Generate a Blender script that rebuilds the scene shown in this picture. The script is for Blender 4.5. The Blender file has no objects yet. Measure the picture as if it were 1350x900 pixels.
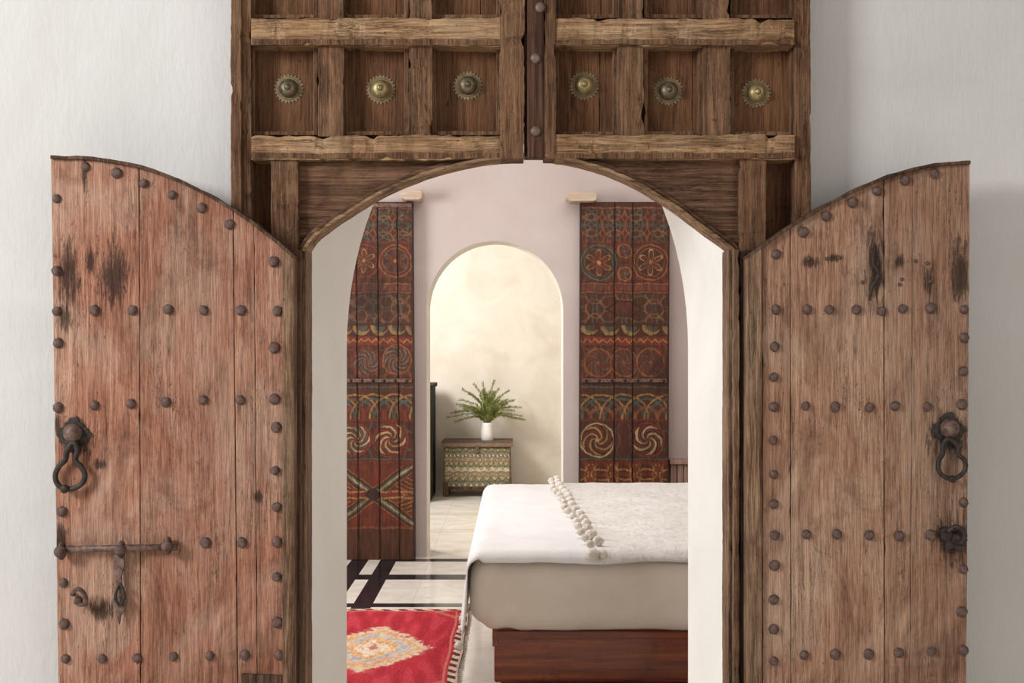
import bpy, bmesh, math, random
import numpy as np
from mathutils import Vector, noise, Matrix
random.seed(7)
C = bpy.context.scene.collection
PI = math.pi
VX, HY, F, CY, CH = 681.0, 450.0, 1500.0, 3.3333, 1.35
def SC(Y): return F/(Y+CY)
def P(px, py, Y): s = SC(Y); return Vector(((px-VX)/s, Y, CH+(HY-py)/s))
def lin(c):
    return tuple(((v/255)/12.92 if v/255 <= .04045 else ((v/255+.055)/1.055)**2.4) for v in c)
def L4(c): return lin(c)+(1.0,)

# ------------------------------------------------------------------ materials
class N:
    def __init__(s, name):
        s.m = bpy.data.materials.new(name); s.m.use_nodes = True
        s.t = s.m.node_tree; s.b = s.t.nodes['Principled BSDF']
    def n(s, typ, **kw):
        o = s.t.nodes.new(typ)
        for k, v in kw.items(): setattr(o, k, v)
        return o
    def l(s, a, b): s.t.links.new(a, b)
    def math(s, op, a, b=None, clamp=False):
        o = s.n('ShaderNodeMath', operation=op, use_clamp=clamp)
        for i, v in enumerate((a, b)):
            if v is None: continue
            if isinstance(v, (int, float)): o.inputs[i].default_value = v
            else: s.l(v, o.inputs[i])
        return o.outputs[0]
    def coords(s, scale):
        tc = s.n('ShaderNodeTexCoord'); mp = s.n('ShaderNodeMapping')
        mp.inputs['Scale'].default_value = scale
        s.l(tc.outputs['Object'], mp.inputs['Vector']); return mp.outputs[0]
    def noise(s, scale, sc=1.0, detail=6, rough=.6, dist=0.0):
        o = s.n('ShaderNodeTexNoise'); o.inputs['Scale'].default_value = sc
        o.inputs['Detail'].default_value = detail; o.inputs['Roughness'].default_value = rough
        o.inputs['Distortion'].default_value = dist
        s.l(s.coords(scale), o.inputs['Vector']); return o.outputs['Fac']
    def ramp(s, fac, stops, interp='LINEAR'):
        r = s.n('ShaderNodeValToRGB'); e = r.color_ramp.elements; r.color_ramp.interpolation = interp
        while len(e) < len(stops): e.new(.5)
        for i, (p, c) in enumerate(stops):
            e[i].position = p; e[i].color = c if len(c) == 4 else tuple(c)+(1,)
        s.l(fac, r.inputs[0]); return r.outputs['Color']
    def mix(s, fac, a, b, mode='MIX'):
        o = s.n('ShaderNodeMix', data_type='RGBA', blend_type=mode)
        for k, v in ((0, fac), (6, a), (7, b)):
            if isinstance(v, (int, float)): o.inputs[k].default_value = v
            elif isinstance(v, tuple): o.inputs[k].default_value = v if len(v) == 4 else v+(1,)
            else: s.l(v, o.inputs[k])
        return o.outputs[2]
    def bump(s, h, strength=.3, dist=.01, prev=None):
        o = s.n('ShaderNodeBump'); o.inputs['Strength'].default_value = strength
        o.inputs['Distance'].default_value = dist; s.l(h, o.inputs['Height'])
        if prev: s.l(prev, o.inputs['Normal'])
        return o.outputs[0]
    def out(s, col=None, rough=.7, metal=0, normal=None, spec=None):
        if col is not None:
            if isinstance(col, tuple): s.b.inputs['Base Color'].default_value = col if len(col) == 4 else col+(1,)
            else: s.l(col, s.b.inputs['Base Color'])
        if isinstance(rough, (int, float)): s.b.inputs['Roughness'].default_value = rough
        else: s.l(rough, s.b.inputs['Roughness'])
        s.b.inputs['Metallic'].default_value = metal
        if spec is not None: s.b.inputs['Specular IOR Level'].default_value = spec
        if normal: s.l(normal, s.b.inputs['Normal'])
        return s.m

def wood(name, dark, mid, light, axis='Z', patch=None, pamt=.5, crack=.5, spots=(), rough=.8, bstr=.6, fine=1.0, edge=None, old=1.0, streaks=.8, c2=.8, dist=.7, g2w=.4, knots=0):
    k = N(name)
    ax = {'Z': (1, 1, .04), 'X': (.04, 1, 1)}[axis]
    v = lambda m: tuple(a*m for a in ax)
    g1 = k.noise(v(48*fine), 1, 8, .66, dist)
    g2 = k.noise(v(210*fine), 1, 4, .65, .2)
    g = k.math('ADD', k.math('MULTIPLY', g1, 1-g2w), k.math('MULTIPLY', g2, g2w))
    col = k.ramp(g, [(.37, lin(dark)), (.49, lin(mid)), (.62, lin(light))])
    big = k.noise(tuple(a*1.0 for a in (2.6, 2.6, 1.6)), 1.6, 9, .68, .7)
    if patch:
        pf = k.ramp(big, [(.44, (0, 0, 0)), (.6, (pamt,)*3)])
        pc = k.mix(k.ramp(g, [(.36, (0, 0, 0)), (.6, (1, 1, 1))]), L4([c*.68 for c in patch]), L4(patch))
        col = k.mix(pf, col, pc)
    if old:
        big2 = k.noise((4, 4, 2.2), 1.3, 10, .74, 1.0)
        dk = k.ramp(big2, [(.34, (.42, .36, .33)), (.5, (1, 1, 1))])
        col = k.mix(.75*old, col, dk, 'MULTIPLY')
        streak = k.noise(v(17*fine), 1, 6, .6, .8)
        st = k.ramp(streak, [(.34, (.5, .46, .43)), (.46, (1, 1, 1)), (.6, (1, 1, 1)), (.7, (1.18, 1.16, 1.13))])
        col = k.mix(streaks*old, col, st, 'MULTIPLY')
    geo = k.n('ShaderNodeNewGeometry')
    isl = k.ramp(geo.outputs['Random Per Island'], [(0, (.82, .79, .77)), (1, (1.12, 1.1, 1.08))])
    col = k.mix(1.0, col, isl, 'MULTIPLY')
    cn = k.noise(v(34*fine), 1.0, 5, .8, .9)
    cr = k.math('ABSOLUTE', k.math('SUBTRACT', cn, .5))
    gate = k.ramp(k.noise((5, 5, 3), 1, 4, .6), [(.46, (.25,)*3), (.6, (1,)*3)])
    crf = k.ramp(cr, [(0, (crack,)*3), (.011, (0, 0, 0))])
    crf = k.math('MULTIPLY', crf, gate)
    cn2 = k.noise(v(13*fine), 1.0, 7, .7, .5)
    cr2 = k.math('ABSOLUTE', k.math('SUBTRACT', cn2, .54))
    crf2 = k.math('MULTIPLY', k.ramp(cr2, [(0, (crack*c2,)*3), (.0045, (0, 0, 0))]), gate)
    crm = k.math('MAXIMUM', crf, crf2)
    col = k.mix(crm, col, L4([c*.25 for c in dark]))
    pits = k.noise((75, 75, 42), 1, 3, .6)
    pf = k.ramp(pits, [(.67, (0, 0, 0)), (.72, (.6,)*3)])
    col = k.mix(pf, col, L4([c*.4 for c in dark]))
    if knots:
        kn = k.noise((22, 22, 13), 1, 5, .75, .3)
        col = k.mix(k.ramp(kn, [(.64, (0, 0, 0)), (.72, (knots,)*3)]), col, L4([c*.45 for c in dark]))
    if edge:
        bv = k.n('ShaderNodeBevel'); bv.samples = 4; bv.inputs['Radius'].default_value = .007
        dt = k.n('ShaderNodeVectorMath', operation='DOT_PRODUCT'); k.l(bv.outputs[0], dt.inputs[0]); k.l(geo.outputs['True Normal'], dt.inputs[1])
        em = k.math('ADD', k.math('SUBTRACT', 1.0, dt.outputs['Value']), k.math('MULTIPLY', k.math('SUBTRACT', k.noise((18, 18, 18), 1, 6, .7), .55), .8))
        ef = k.ramp(em, [(.06, (0, 0, 0)), (.3, (.65,)*3)])
        col = k.mix(ef, col, k.mix(g, L4([c*.7 for c in edge]), L4(edge)))
    if spots:
        tc = k.n('ShaderNodeTexCoord'); mask = None
        sn = k.math('MULTIPLY', k.math('SUBTRACT', k.noise((85, 85, 12), 1, 10, .82, .5), .5), 5.2)
        for (cx, cz, rx, rz) in spots:
            a = k.n('ShaderNodeVectorMath', operation='SUBTRACT'); k.l(tc.outputs['Object'], a.inputs[0]); a.inputs[1].default_value = (cx, 0, cz)
            b = k.n('ShaderNodeVectorMath', operation='MULTIPLY'); k.l(a.outputs[0], b.inputs[0]); b.inputs[1].default_value = (1/rx, 0, 1/rz)
            c = k.n('ShaderNodeVectorMath', operation='LENGTH'); k.l(b.outputs[0], c.inputs[0])
            d = k.math('ADD', c.outputs['Value'], sn)
            e = k.math('SUBTRACT', 1.05, d, True)
            mask = e if mask is None else k.math('MAXIMUM', mask, e)
        mf = k.ramp(mask, [(.0, (0, 0, 0)), (.12, (.45,)*3), (.6, (.85,)*3)])
        col = k.mix(mf, col, L4((40, 28, 22)))
    hb = k.math('SUBTRACT', g, k.math('MULTIPLY', crm, .6))
    nrm = k.bump(hb, bstr, .007)
    return k.out(col, rough, 0, nrm, .2)

def plaster(name, col, col2, bs=.25, streak=False, sc=1.0, lo=.35, hi=.62):
    k = N(name)
    b = k.noise((1.3, 1.3, 1.3), 1.2*sc, 7, .6, .6)
    c = k.ramp(b, [(lo, lin(col2)), (hi, lin(col))])
    f = k.noise((45, 45, 45) if not streak else (60, 60, 14), 1, 6, .6, .4)
    m = k.noise((9, 9, 5), 1, 5, .6, .5)
    h = k.math('ADD', k.math('MULTIPLY', f, .4), m)
    return k.out(c, .85, 0, k.bump(h, bs, .01), .2)

M = {}
M['wall'] = plaster('white_plaster', (212, 208, 203), (204, 200, 194), .34, True)
M['pink'] = plaster('pink_plaster', (207, 194, 188), (199, 185, 179), .15)
M['reveal'] = plaster('cream_plaster', (228, 223, 216), (220, 215, 207), .2)
M['cream'] = plaster('mottled_cream_plaster', (224, 217, 206), (211, 202, 189), .22, False, 1.8)
M['ceil'] = plaster('ceiling_plaster', (224, 217, 211), (216, 209, 203), .1)
M['frameV'] = wood('frame_wood_upright', (52, 34, 24), (104, 73, 52), (146, 108, 79), 'Z', (154, 120, 90), .6, .95, edge=(176, 142, 110), dist=.35, fine=1.25, g2w=.5, knots=.6)
M['frameH'] = wood('frame_wood_rail', (78, 53, 36), (148, 112, 79), (188, 152, 114), 'X', (204, 170, 134), .65, .95, edge=(212, 180, 144), dist=.35, fine=1.25, g2w=.5, knots=.6)
M['panelW'] = wood('recess_panel_wood', (60, 38, 25), (104, 70, 47), (130, 92, 64), 'Z', (136, 97, 67), .5, .5, bstr=.3, streaks=.35, c2=.2, fine=1.6, g2w=.5, knots=.5)
M['spanW'] = wood('spandrel_wood', (54, 36, 27), (98, 69, 52), (136, 102, 77), 'X', (146, 112, 84), .5, .8, edge=(164, 131, 100), streaks=.5, g2w=.5, knots=.5)
M['jambW'] = wood('jamb_wood', (50, 34, 26), (106, 78, 58), (160, 128, 101), 'Z', (172, 142, 115), .5, .95, edge=(182, 152, 124), fine=1.3, dist=.35, g2w=.5, knots=.4)
M['archW'] = wood('arch_edge_wood', (66, 46, 33), (136, 106, 79), (178, 146, 114), 'X', None, 0, .5)
M['rimW'] = wood('rim_wood', (50, 34, 26), (88, 65, 51), (122, 96, 77), 'Z', None, 0, .6, fine=1.3)
M['strapW'] = wood('centre_strap_wood', (48, 31, 24), (82, 55, 42), (108, 78, 61), 'Z', None, 0, .4, bstr=.3, streaks=.4)
M['pale'] = wood('pale_block_plaster', (168, 148, 130), (194, 175, 157), (208, 191, 172), 'X', None, 0, .2, old=0)
M['bedW'] = wood('polished_bed_wood', (62, 25, 12), (116, 54, 27), (152, 80, 42), 'X', None, 0, .0, rough=.2, bstr=.03, fine=.22, old=.8, streaks=.5, dist=1.4)
M['bedW'].node_tree.nodes['Principled BSDF'].inputs['Specular IOR Level'].default_value = .5
M['darkW'] = wood('dark_cabinet_wood', (22, 22, 26), (40, 38, 40), (55, 50, 50), 'Z', None, 0, .2)
M['boards'] = wood('pinkish_board_wood', (130, 104, 92), (166, 138, 124), (186, 156, 140), 'Z', None, 0, .2, old=.5)

def metal(name, a, b, rough=.6, met=.6, bs=.3):
    k = N(name); n = k.noise((60, 60, 60), 1, 5, .65)
    return k.out(k.ramp(n, [(.35, lin(a)), (.65, lin(b))]), rough, met, k.bump(n, bs, .004))
M['stud'] = metal('rusty_stud_iron', (66, 48, 42), (114, 88, 77), .75, .1, .6)
M['iron'] = metal('wrought_iron', (34, 28, 26), (70, 58, 52), .6, .35)
M['iron2'] = metal('rusty_bolt_iron', (78, 58, 51), (132, 104, 92), .6, .3)
M['brass'] = metal('aged_brass', (138, 118, 78), (180, 160, 114), .46, .6, .15)
M['brassd'] = metal('tarnished_brass', (92, 80, 62), (132, 118, 92), .48, .6, .2)
M['plate'] = metal('worn_brass_plate', (104, 86, 60), (146, 126, 94), .55, .4, .2)
M['rivet'] = metal('rivet_steel', (96, 74, 62), (132, 108, 94), .55, .3, .1)

def fabric(name, a, b, scale=220, bs=.3, big=.0, crinkle=0):
    k = N(name); n = k.noise((scale,)*3, 1, 3, .6); w = k.noise((5, 5, 5), 1, 5, .6)
    c = k.ramp(w, [(.3, lin(b)), (.65, lin(a))])
    h = k.math('ADD', n, k.math('MULTIPLY', w, 2.0*big))
    if crinkle:
        q = k.noise((44, 16, 44), 1, 4, .55, .5); h = k.math('ADD', h, k.math('MULTIPLY', q, crinkle))
        c = k.mix(k.ramp(q, [(.38, (.4,)*3), (.5, (0,)*3)]), c, L4([x*.9 for x in b]))
    return k.out(c, .9, 0, k.bump(h, bs, .006), .15)
M['cover'] = fabric('white_cotton', (240, 239, 238), (233, 231, 229), 160, .3, 1.0)
M['throw'] = fabric('woven_throw', (235, 232, 228), (220, 215, 208), 90, .45, 1.0, 1.4)
M['sheet'] = fabric('cream_linen', (226, 214, 199), (217, 204, 188), 260, .15, 1.5)
M['pom'] = fabric('pompom_wool', (238, 231, 220), (220, 212, 197), 120, .8)
k = N('glazed_white'); M['vase'] = k.out(lin((238, 232, 230)), .3)
k = N('stem_green'); M['stem'] = k.out(lin((122, 116, 66)), .6)
k = N('leaf_green'); g = k.n('ShaderNodeNewGeometry')
M['leaf'] = k.out(k.ramp(g.outputs['Random Per Island'], [(0, lin((74, 88, 38))), (.5, lin((126, 136, 64))), (1, lin((180, 180, 106)))]), .55)

def paintmat(name, wearcol, wear=.35, gs=(70, 70, 5), rough=.6, bs=.3, mult=.8):
    k = N(name); a = k.n('ShaderNodeAttribute', attribute_name='paint')
    w = k.noise((22, 22, 12), 1, 10, .8, .5)
    col = k.mix(k.ramp(w, [(.42, (0, 0, 0)), (.62, (min(1, wear*1.6),)*3)]), a.outputs['Color'], L4(wearcol))
    gr = k.noise(gs, 1, 6, .65, .4)
    col = k.mix(mult, col, k.ramp(gr, [(.3, (.45, .42, .4)), (.6, (1.05, 1.03, 1.0))]), 'MULTIPLY')
    return k.out(col, rough, 0, k.bump(gr, bs, .006), .25)
M['painted'] = paintmat('painted_door_wood', (74, 47, 34), .5)
M['chestp'] = paintmat('painted_chest_wood', (132, 120, 98), .3, (20, 20, 60), mult=.5)
M['rugp'] = paintmat('wool_rug_pile', (176, 44, 56), .22, (90, 30, 90), .95, .8, .5)

def floormat():
    k = N('marble_floor_with_black_strips')
    tc = k.n('ShaderNodeTexCoord'); sp = k.n('ShaderNodeSeparateXYZ'); k.l(tc.outputs['Object'], sp.inputs[0])
    X, Y = sp.outputs[0], sp.outputs[1]
    def inter(o, a, b): return k.math('MULTIPLY', k.math('GREATER_THAN', o, a), k.math('LESS_THAN', o, b))
    def strip(o, off, per, w):
        a = k.math('ADD', o, off); m = k.math('FLOORED_MODULO', a, per)
        return k.math('LESS_THAN', m, w)
    st = None
    for a, b in ((-1.02, -.915), (-.84, -.74), (-1.75, -1.66), (1.0, 1.09)):
        q = inter(X, a, b); st = q if st is None else k.math('MAXIMUM', st, q)
    for a, b in ((2.45, 2.535), (3.12, 3.26), (.75, .83)):
        st = k.math('MAXIMUM', st, inter(Y, a, b))
    st = k.math('MULTIPLY', st, inter(Y, .3, 3.74))
    st = k.math('MAXIMUM', st, k.math('MULTIPLY', inter(Y, 3.65, 3.74), k.math('GREATER_THAN', X, -.745)))
    v = k.noise((3, 3, 3), 1, 8, .65, 2.0)
    wh = k.ramp(v, [(.35, lin((222, 214, 200))), (.6, lin((240, 234, 224)))])
    bl = k.ramp(v, [(.4, lin((16, 20, 26))), (.7, lin((38, 44, 52)))])
    far = k.math('GREATER_THAN', Y, 3.95)
    fs = k.math('MULTIPLY', far, k.math('MAXIMUM', strip(X, .8, .55, .09), strip(Y, .1, .8, .16)))
    wh = k.mix(k.math('MULTIPLY', fs, .2), wh, L4((160, 152, 142)))
    j = k.math('MAXIMUM', strip(X, 1.2, .66, .004), strip(Y, .25, .66, .004))
    wh = k.mix(k.math('MULTIPLY', j, .3), wh, L4((140, 134, 124)))
    return k.out(k.mix(st, wh, bl), .14)
M['floor'] = floormat()

# ------------------------------------------------------------------ object helpers
def mk(name, src, mat, parent=None, smooth=False, bevel=0, seg=2, loc=None, angle=.6):
    me = bpy.data.meshes.new(name)
    if isinstance(src, bmesh.types.BMesh):
        bmesh.ops.recalc_face_normals(src, faces=src.faces)
        src.to_mesh(me); src.free()
    else: me.from_pydata(src[0], [], src[1])
    o = bpy.data.objects.new(name, me); C.objects.link(o)
    off = Vector(parent.get('_w', (0, 0, 0)) if parent else (loc or (0, 0, 0)))
    if off.length > 0: me.transform(Matrix.Translation(-off))
    if parent: o.parent = parent
    elif loc: o.location = loc
    o['_w'] = tuple(off)
    for m in (mat if isinstance(mat, list) else [mat]): me.materials.append(m)
    if smooth:
        for p in me.polygons: p.use_smooth = True
    if bevel:
        b = o.modifiers.new('bevel', 'BEVEL'); b.width = bevel; b.segments = seg; b.limit_method = 'ANGLE'; b.angle_limit = angle
    return o
def thing(name, loc, label=None, cat=None, group=None, kind=None):
    o = bpy.data.objects.new(name, None); C.objects.link(o); o.location = loc; o['_w'] = tuple(loc)
    o.empty_display_size = .1
    tag(o, label, cat, group, kind); return o
def tag(o, label=None, cat=None, group=None, kind=None):
    if label: o['label'] = label
    if cat: o['category'] = cat
    if group: o['group'] = group
    if kind: o['kind'] = kind
    return o
def struct(name, src, mat, label=None, cat=None, **kw):
    o = mk(name, src, mat, **kw); tag(o, label, cat, kind='structure'); return o

def box(bm, x0, x1, y0, y1, z0, z1):
    v = [bm.verts.new((x, y, z)) for z in (z0, z1) for y in (y0, y1) for x in (x0, x1)]
    for f in ((0, 1, 3, 2), (4, 6, 7, 5), (0, 4, 5, 1), (2, 3, 7, 6), (0, 2, 6, 4), (1, 5, 7, 3)):
        bm.faces.new([v[i] for i in f])
def rbox(bm, px0, px1, py0, py1, Yf, Yb, jit=.0018, seg=.012):
    """hand-hewn timber: pixel rectangle on the plane Yf, thickness back to Yb"""
    a = P(px0, py1, Yf); b = P(px1, py0, Yf)
    x0, x1, z0, z1 = a.x, b.x, a.z, b.z
    vert = (z1-z0) > (x1-x0)
    Ln = (z1-z0) if vert else (x1-x0); n = max(2, int(Ln/seg)); rows = []
    sd = random.uniform(0, 100)
    for i in range(n+1):
        t = i/n; r = []
        if vert:
            z = z0+(z1-z0)*t; cs = [(x0, Yf, z), (x1, Yf, z), (x1, Yb, z), (x0, Yb, z)]
        else:
            x = x0+(x1-x0)*t; cs = [(x, Yf, z0), (x, Yf, z1), (x, Yb, z1), (x, Yb, z0)]
        for j, c in enumerate(cs):
            d = noise.noise(Vector((t*Ln*7, j*7.3, sd)))*jit*1.0 + noise.noise(Vector((t*Ln*50, j*5.1, sd+9)))*jit*.7
            ch = max(0, noise.noise(Vector((t*Ln*22, j*2.1+5, sd+3)))-.3)*jit*8
            inw = (1 if j in (0, 3) else -1)
            e = noise.noise(Vector((t*Ln*14, j*3.3+20, sd)))*jit
            if j >= 2: e = 0; ch = 0
            d += ch*inw
            r.append(bm.verts.new((c[0]+(d if vert else 0), c[1]+e+ch*.6, c[2]+(0 if vert else d))))
        rows.append(r)
    for i in range(n):
        for j in range(4):
            q = (j+1) % 4; bm.faces.new((rows[i][j], rows[i][q], rows[i+1][q], rows[i+1][j]))
    bm.faces.new(rows[0]); bm.faces.new(rows[-1][::-1])
def prism(bm, pts, Yf, Yb):
    w = [P(p[0], p[1], Yf) for p in pts]
    f = [bm.verts.new(v) for v in w]; b = [bm.verts.new((v.x, Yb, v.z)) for v in w]
    bm.faces.new(f); bm.faces.new(b[::-1]); n = len(f)
    for i in range(n): bm.faces.new((f[i], f[(i+1) % n], b[(i+1) % n], b[i]))
def catmull(pts, n=6, closed=False):
    pts = [Vector(p) for p in pts]; out = []; m = len(pts)
    rng = range(m if closed else m-1)
    for i in rng:
        g = (lambda k: pts[k % m]) if closed else (lambda k: pts[max(0, min(m-1, k))])
        p0, p1, p2, p3 = g(i-1), g(i), g(i+1), g(i+2)
        for j in range(n):
            t = j/n
            out.append(.5*((2*p1)+(p2-p0)*t+(2*p0-5*p1+4*p2-p3)*t*t+(3*p1-p0-3*p2+p3)*t**3))
    if not closed: out.append(pts[-1])
    return out
def tube(bm, pts, r, closed=False, seg=8):
    pts = [Vector(p) for p in pts]; n = len(pts); rings = []
    ref = None
    for i, p in enumerate(pts):
        a = pts[(i-1) % n] if (closed or i > 0) else p; b = pts[(i+1) % n] if (closed or i < n-1) else p
        d = (b-a).normalized()
        if ref is None: ref = d.orthogonal().normalized()
        ref = (ref-d*ref.dot(d)).normalized(); bi = d.cross(ref)
        rr = r(i/(n-1)) if callable(r) else r
        rings.append([bm.verts.new(p+(ref*math.cos(2*PI*k/seg)+bi*math.sin(2*PI*k/seg))*rr) for k in range(seg)])
    for i in range(n if closed else n-1):
        A = rings[i]; B = rings[(i+1) % n]
        for k in range(seg): bm.faces.new((A[k], A[(k+1) % seg], B[(k+1) % seg], B[k]))
    if not closed: bm.faces.new(rings[0][::-1]); bm.faces.new(rings[-1])
def lathe(bm, prof, c, axis='Z', seg=24, wob=None):
    c = Vector(c); rings = []
    for (r, h) in prof:
        ring = []
        for k in range(seg):
            a = 2*PI*k/seg; rr = r*(wob(k, r) if wob else 1)
            ring.append(bm.verts.new(c+(Vector((rr*math.cos(a), rr*math.sin(a), h)) if axis == 'Z' else Vector((rr*math.cos(a), -h, rr*math.sin(a))))))
        rings.append(ring)
    for A, B in zip(rings, rings[1:]):
        for k in range(seg): bm.faces.new((A[k], A[(k+1) % seg], B[(k+1) % seg], B[k]))
    bm.faces.new(rings[0][::-1]); bm.faces.new(rings[-1])
def sph(bm, c, r, sub=2, sq=(1, 1, 1), bumpy=0):
    g = bmesh.ops.create_icosphere(bm, subdivisions=sub, radius=1)
    for v in g['verts']:
        n = v.co.normalized(); k = 1+bumpy*noise.noise(n*4+Vector(c)*30)
        v.co = Vector((c[0]+n.x*r*sq[0]*k, c[1]+n.y*r*sq[1]*k, c[2]+n.z*r*sq[2]*k))

# ------------------------------------------------------------------ room shell
def contour(cx, hw, spring, crown, nl=10, na=40, e=2.0):
    pts = [(cx-hw, spring*i/nl) for i in range(nl)]
    for i in range(na+1):
        a = PI-PI*i/na; c, s = math.cos(a), math.sin(a)
        pts.append((cx+hw*math.copysign(abs(c)**(2/e), c), spring+(crown-spring)*abs(s)**(2/e)))
    pts += [(cx+hw, spring*(nl-1-i)/nl) for i in range(nl)]
    return pts
def outer(pts, X0, X1, Z1, nl=10, na=40):
    out = []; sp = pts[nl][1]
    per = (Z1-sp)*2+(X1-X0)
    for i, p in enumerate(pts):
        if i < nl: out.append((X0, p[1]))
        elif i > nl+na: out.append((X1, p[1]))
        else:
            d = per*(i-nl)/na
            if d <= Z1-sp: out.append((X0, sp+d))
            elif d <= Z1-sp+X1-X0: out.append((X0+d-(Z1-sp), Z1))
            else: out.append((X1, Z1-(d-(Z1-sp)-(X1-X0))))
    for c in ((X0, Z1), (X1, Z1)):
        j = min(range(nl, nl+na+1), key=lambda q: (out[q][0]-c[0])**2+(out[q][1]-c[1])**2); out[j] = c
    return out
def arch_wall(name, cf, cb, X0, X1, Z1, Yf, Yb, mats, mid=6, bev=.02):
    bm = bmesh.new(); n = len(cf)
    of = outer(cf, X0, X1, Z1); ob = outer(cb, X0, X1, Z1)
    rows = [[bm.verts.new((p[0], Yf, p[1])) for p in of]]
    for j in range(mid+1):
        t = j/mid
        rows.append([bm.verts.new((a[0]*(1-t)+b[0]*t, Yf+(Yb-Yf)*t, a[1]*(1-t)+b[1]*t)) for a, b in zip(cf, cb)])
    rows.append([bm.verts.new((p[0], Yb, p[1])) for p in ob])
    for r in range(len(rows)-1):
        for i in range(n-1):
            f = bm.faces.new((rows[r][i], rows[r][i+1], rows[r+1][i+1], rows[r+1][i]))
            f.material_index = 0 if r == 0 else (2 if r == len(rows)-2 else 1); f.smooth = (0 < r < len(rows)-2)
    return struct(name, bm, mats, bevel=bev, seg=4, angle=.9)
T0 = .45
cf = contour(0, .645, 1.45, 2.06); cb = contour(.003, .559, 1.32, 2.22)
arch_wall('wall_front', cf, cb, -3.6, 3.6, 3.4, 0, T0, [M['wall'], M['reveal'], M['pink']], bev=.03)
YA = 3.79
acx = (652.5-681)/SC(YA); ahw = 89.5/SC(YA)
zc = CH+(450-318)/SC(YA)
ca = contour(acx, ahw, zc-ahw*1.02, zc)
arch_wall('wall_back', ca, ca, -2.6, 2.3, 3.0, YA, YA+.26, [M['pink'], M['cream'], M['cream']], bev=.006)
def slab(name, mat, *a):
    bm = bmesh.new(); box(bm, *a); return struct(name, bm, mat)
slab('wall_left', M['pink'], -2.7, -2.6, T0, YA+.26, 0, 3.0)
slab('wall_right', M['pink'], 2.3, 2.4, T0, YA+.26, 0, 3.0)
slab('wall_far', M['cream'], -2.0, 1.3, 7.0, 7.1, 0, 3.0)
slab('wall_passage_left', M['cream'], -2.1, -2.0, YA+.26, 7.1, 0, 3.0)
slab('wall_passage_right', M['cream'], 1.3, 1.4, YA+.26, 7.1, 0, 3.0)
slab('ceiling', M['ceil'], -2.7, 2.4, T0, 7.1, 3.0, 3.1)
slab('floor', M['floor'], -3.6, 3.6, -4.5, 7.1, -.08, 0)

for i, (a, b, c, d) in enumerate(((528, 557, 249, 263), (747, 788, 252, 265))):
    bm = bmesh.new()
    prism(bm, [(a+3, c), (b-2, c+1), (b, c+4), (b-1, d-2), (b-5, d), (a+6, d), (a, d-3), (a, c+4)], YA-.16, YA)
    struct('trim_%d' % (i+1), bm, M['pale'], 'pale pivot block above the %s painted door' % ('left' if i == 0 else 'right'), 'block', bevel=.006)
bm = bmesh.new()
for q in range(8): rbox(bm, 884+q*9, 892+q*9, 612, 736, YA-.05, YA, .0006)
rbox(bm, 883, 960, 606, 612, YA-.07, YA, .0006)
struct('trim_3', bm, M['boards'], 'low pinkish board panelling beside the right painted door', 'panelling', bevel=.003)

# ------------------------------------------------------------------ carved surround
sur = thing('trim_4', (0, -.05, 0), 'tall carved wooden door surround with square recesses, brass bosses and arched opening', 'door surround', kind='structure')
def rail(name, mat, *a, **k):
    bm = bmesh.new(); rbox(bm, *a, **k); return mk(name, bm, mat, sur, bevel=.0022)
BOT = 1045
for a, b in ((304, 318), (318, 331), (1048, 1057), (1057, 1069)):
    rail('outer_stile', M['frameV'], a, b, -125, BOT, -.085 if a in (318, 1048) else -.10, 0, jit=.002)
rail('top_rail', M['frameH'], 304, 1069, -150, -122, -.11, 0)
for (x0, x1, cuts) in ((331, 660, ((419, 453), (539, 570))), (732, 1048, ((814, 849), (927, 963)))):
    for (y0, y1) in ((24, 60), (178, 210), (-125, -95)):
        rail('cross_rail', M['frameH'], x0, x1, y0 + random.uniform(-1, 1), y1, -.096, -.01, jit=.0045)
        rail('cross_rail_lip', M['frameV'], x0, x1, y1-9, y1-1, -.1005, -.09, jit=.0028)
    xs = [x0]+[v for c in cuts for v in c]+[x1]
    for (a, b) in cuts:
        rail('upright', M['frameV'], a, b, 58, 180, -.083, -.01, jit=.003)
        rail('upright', M['frameV'], a+1, b-1, -97, 26, -.083, -.01, jit=.003)
    for q in range(0, len(xs), 2):
        for (y0, y1) in ((50, 190), (-105, 34)):
            bm = bmesh.new(); xa, xb = xs[q]-5, xs[q+1]+5
            if random.random() < .5:
                cut = xa+(xb-xa)*random.uniform(.68, .8)
                rbox(bm, xa, cut-.3, y0, y1, -.028, .0, .0005); rbox(bm, cut+.3, xb, y0, y1, -.0275, .0, .0005)
            else: rbox(bm, xa, xb, y0, y1, -.028, .0, .0005)
            mk('recess_panel', bm, M['panelW'], sur, bevel=.0015)
        for (y0, y1) in ((60, 178), (-95, 24)):
            xa, xb = xs[q], xs[q+1]
            bm = bmesh.new()
            rbox(bm, xa, xa+5, y0, y1, -.054, -.02, .0014); rbox(bm, xb-6, xb, y0, y1, -.058, -.02, .0014)
            rbox(bm, xa, xb, y0, y0+4, -.05, -.02, .001); rbox(bm, xa, xb, y1-5, y1, -.056, -.02, .0014)
            mk('recess_moulding', bm, M['frameV'], sur, bevel=.002)
rail('centre_post', M['frameV'], 659, 691, -125, 209, -.105, -.01, jit=.0045)
rail('centre_post', M['frameV'], 717, 733, -125, 209, -.10, -.01, jit=.003)
rail('centre_post', M['strapW'], 691, 718, -125, 206, -.08, -.01, jit=.001)
bm = bmesh.new(); rbox(bm, 695, 717, -120, 208, -.104, -.08, .0014); strap = mk('centre_strap', bm, M['strapW'], sur, bevel=.004)
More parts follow.
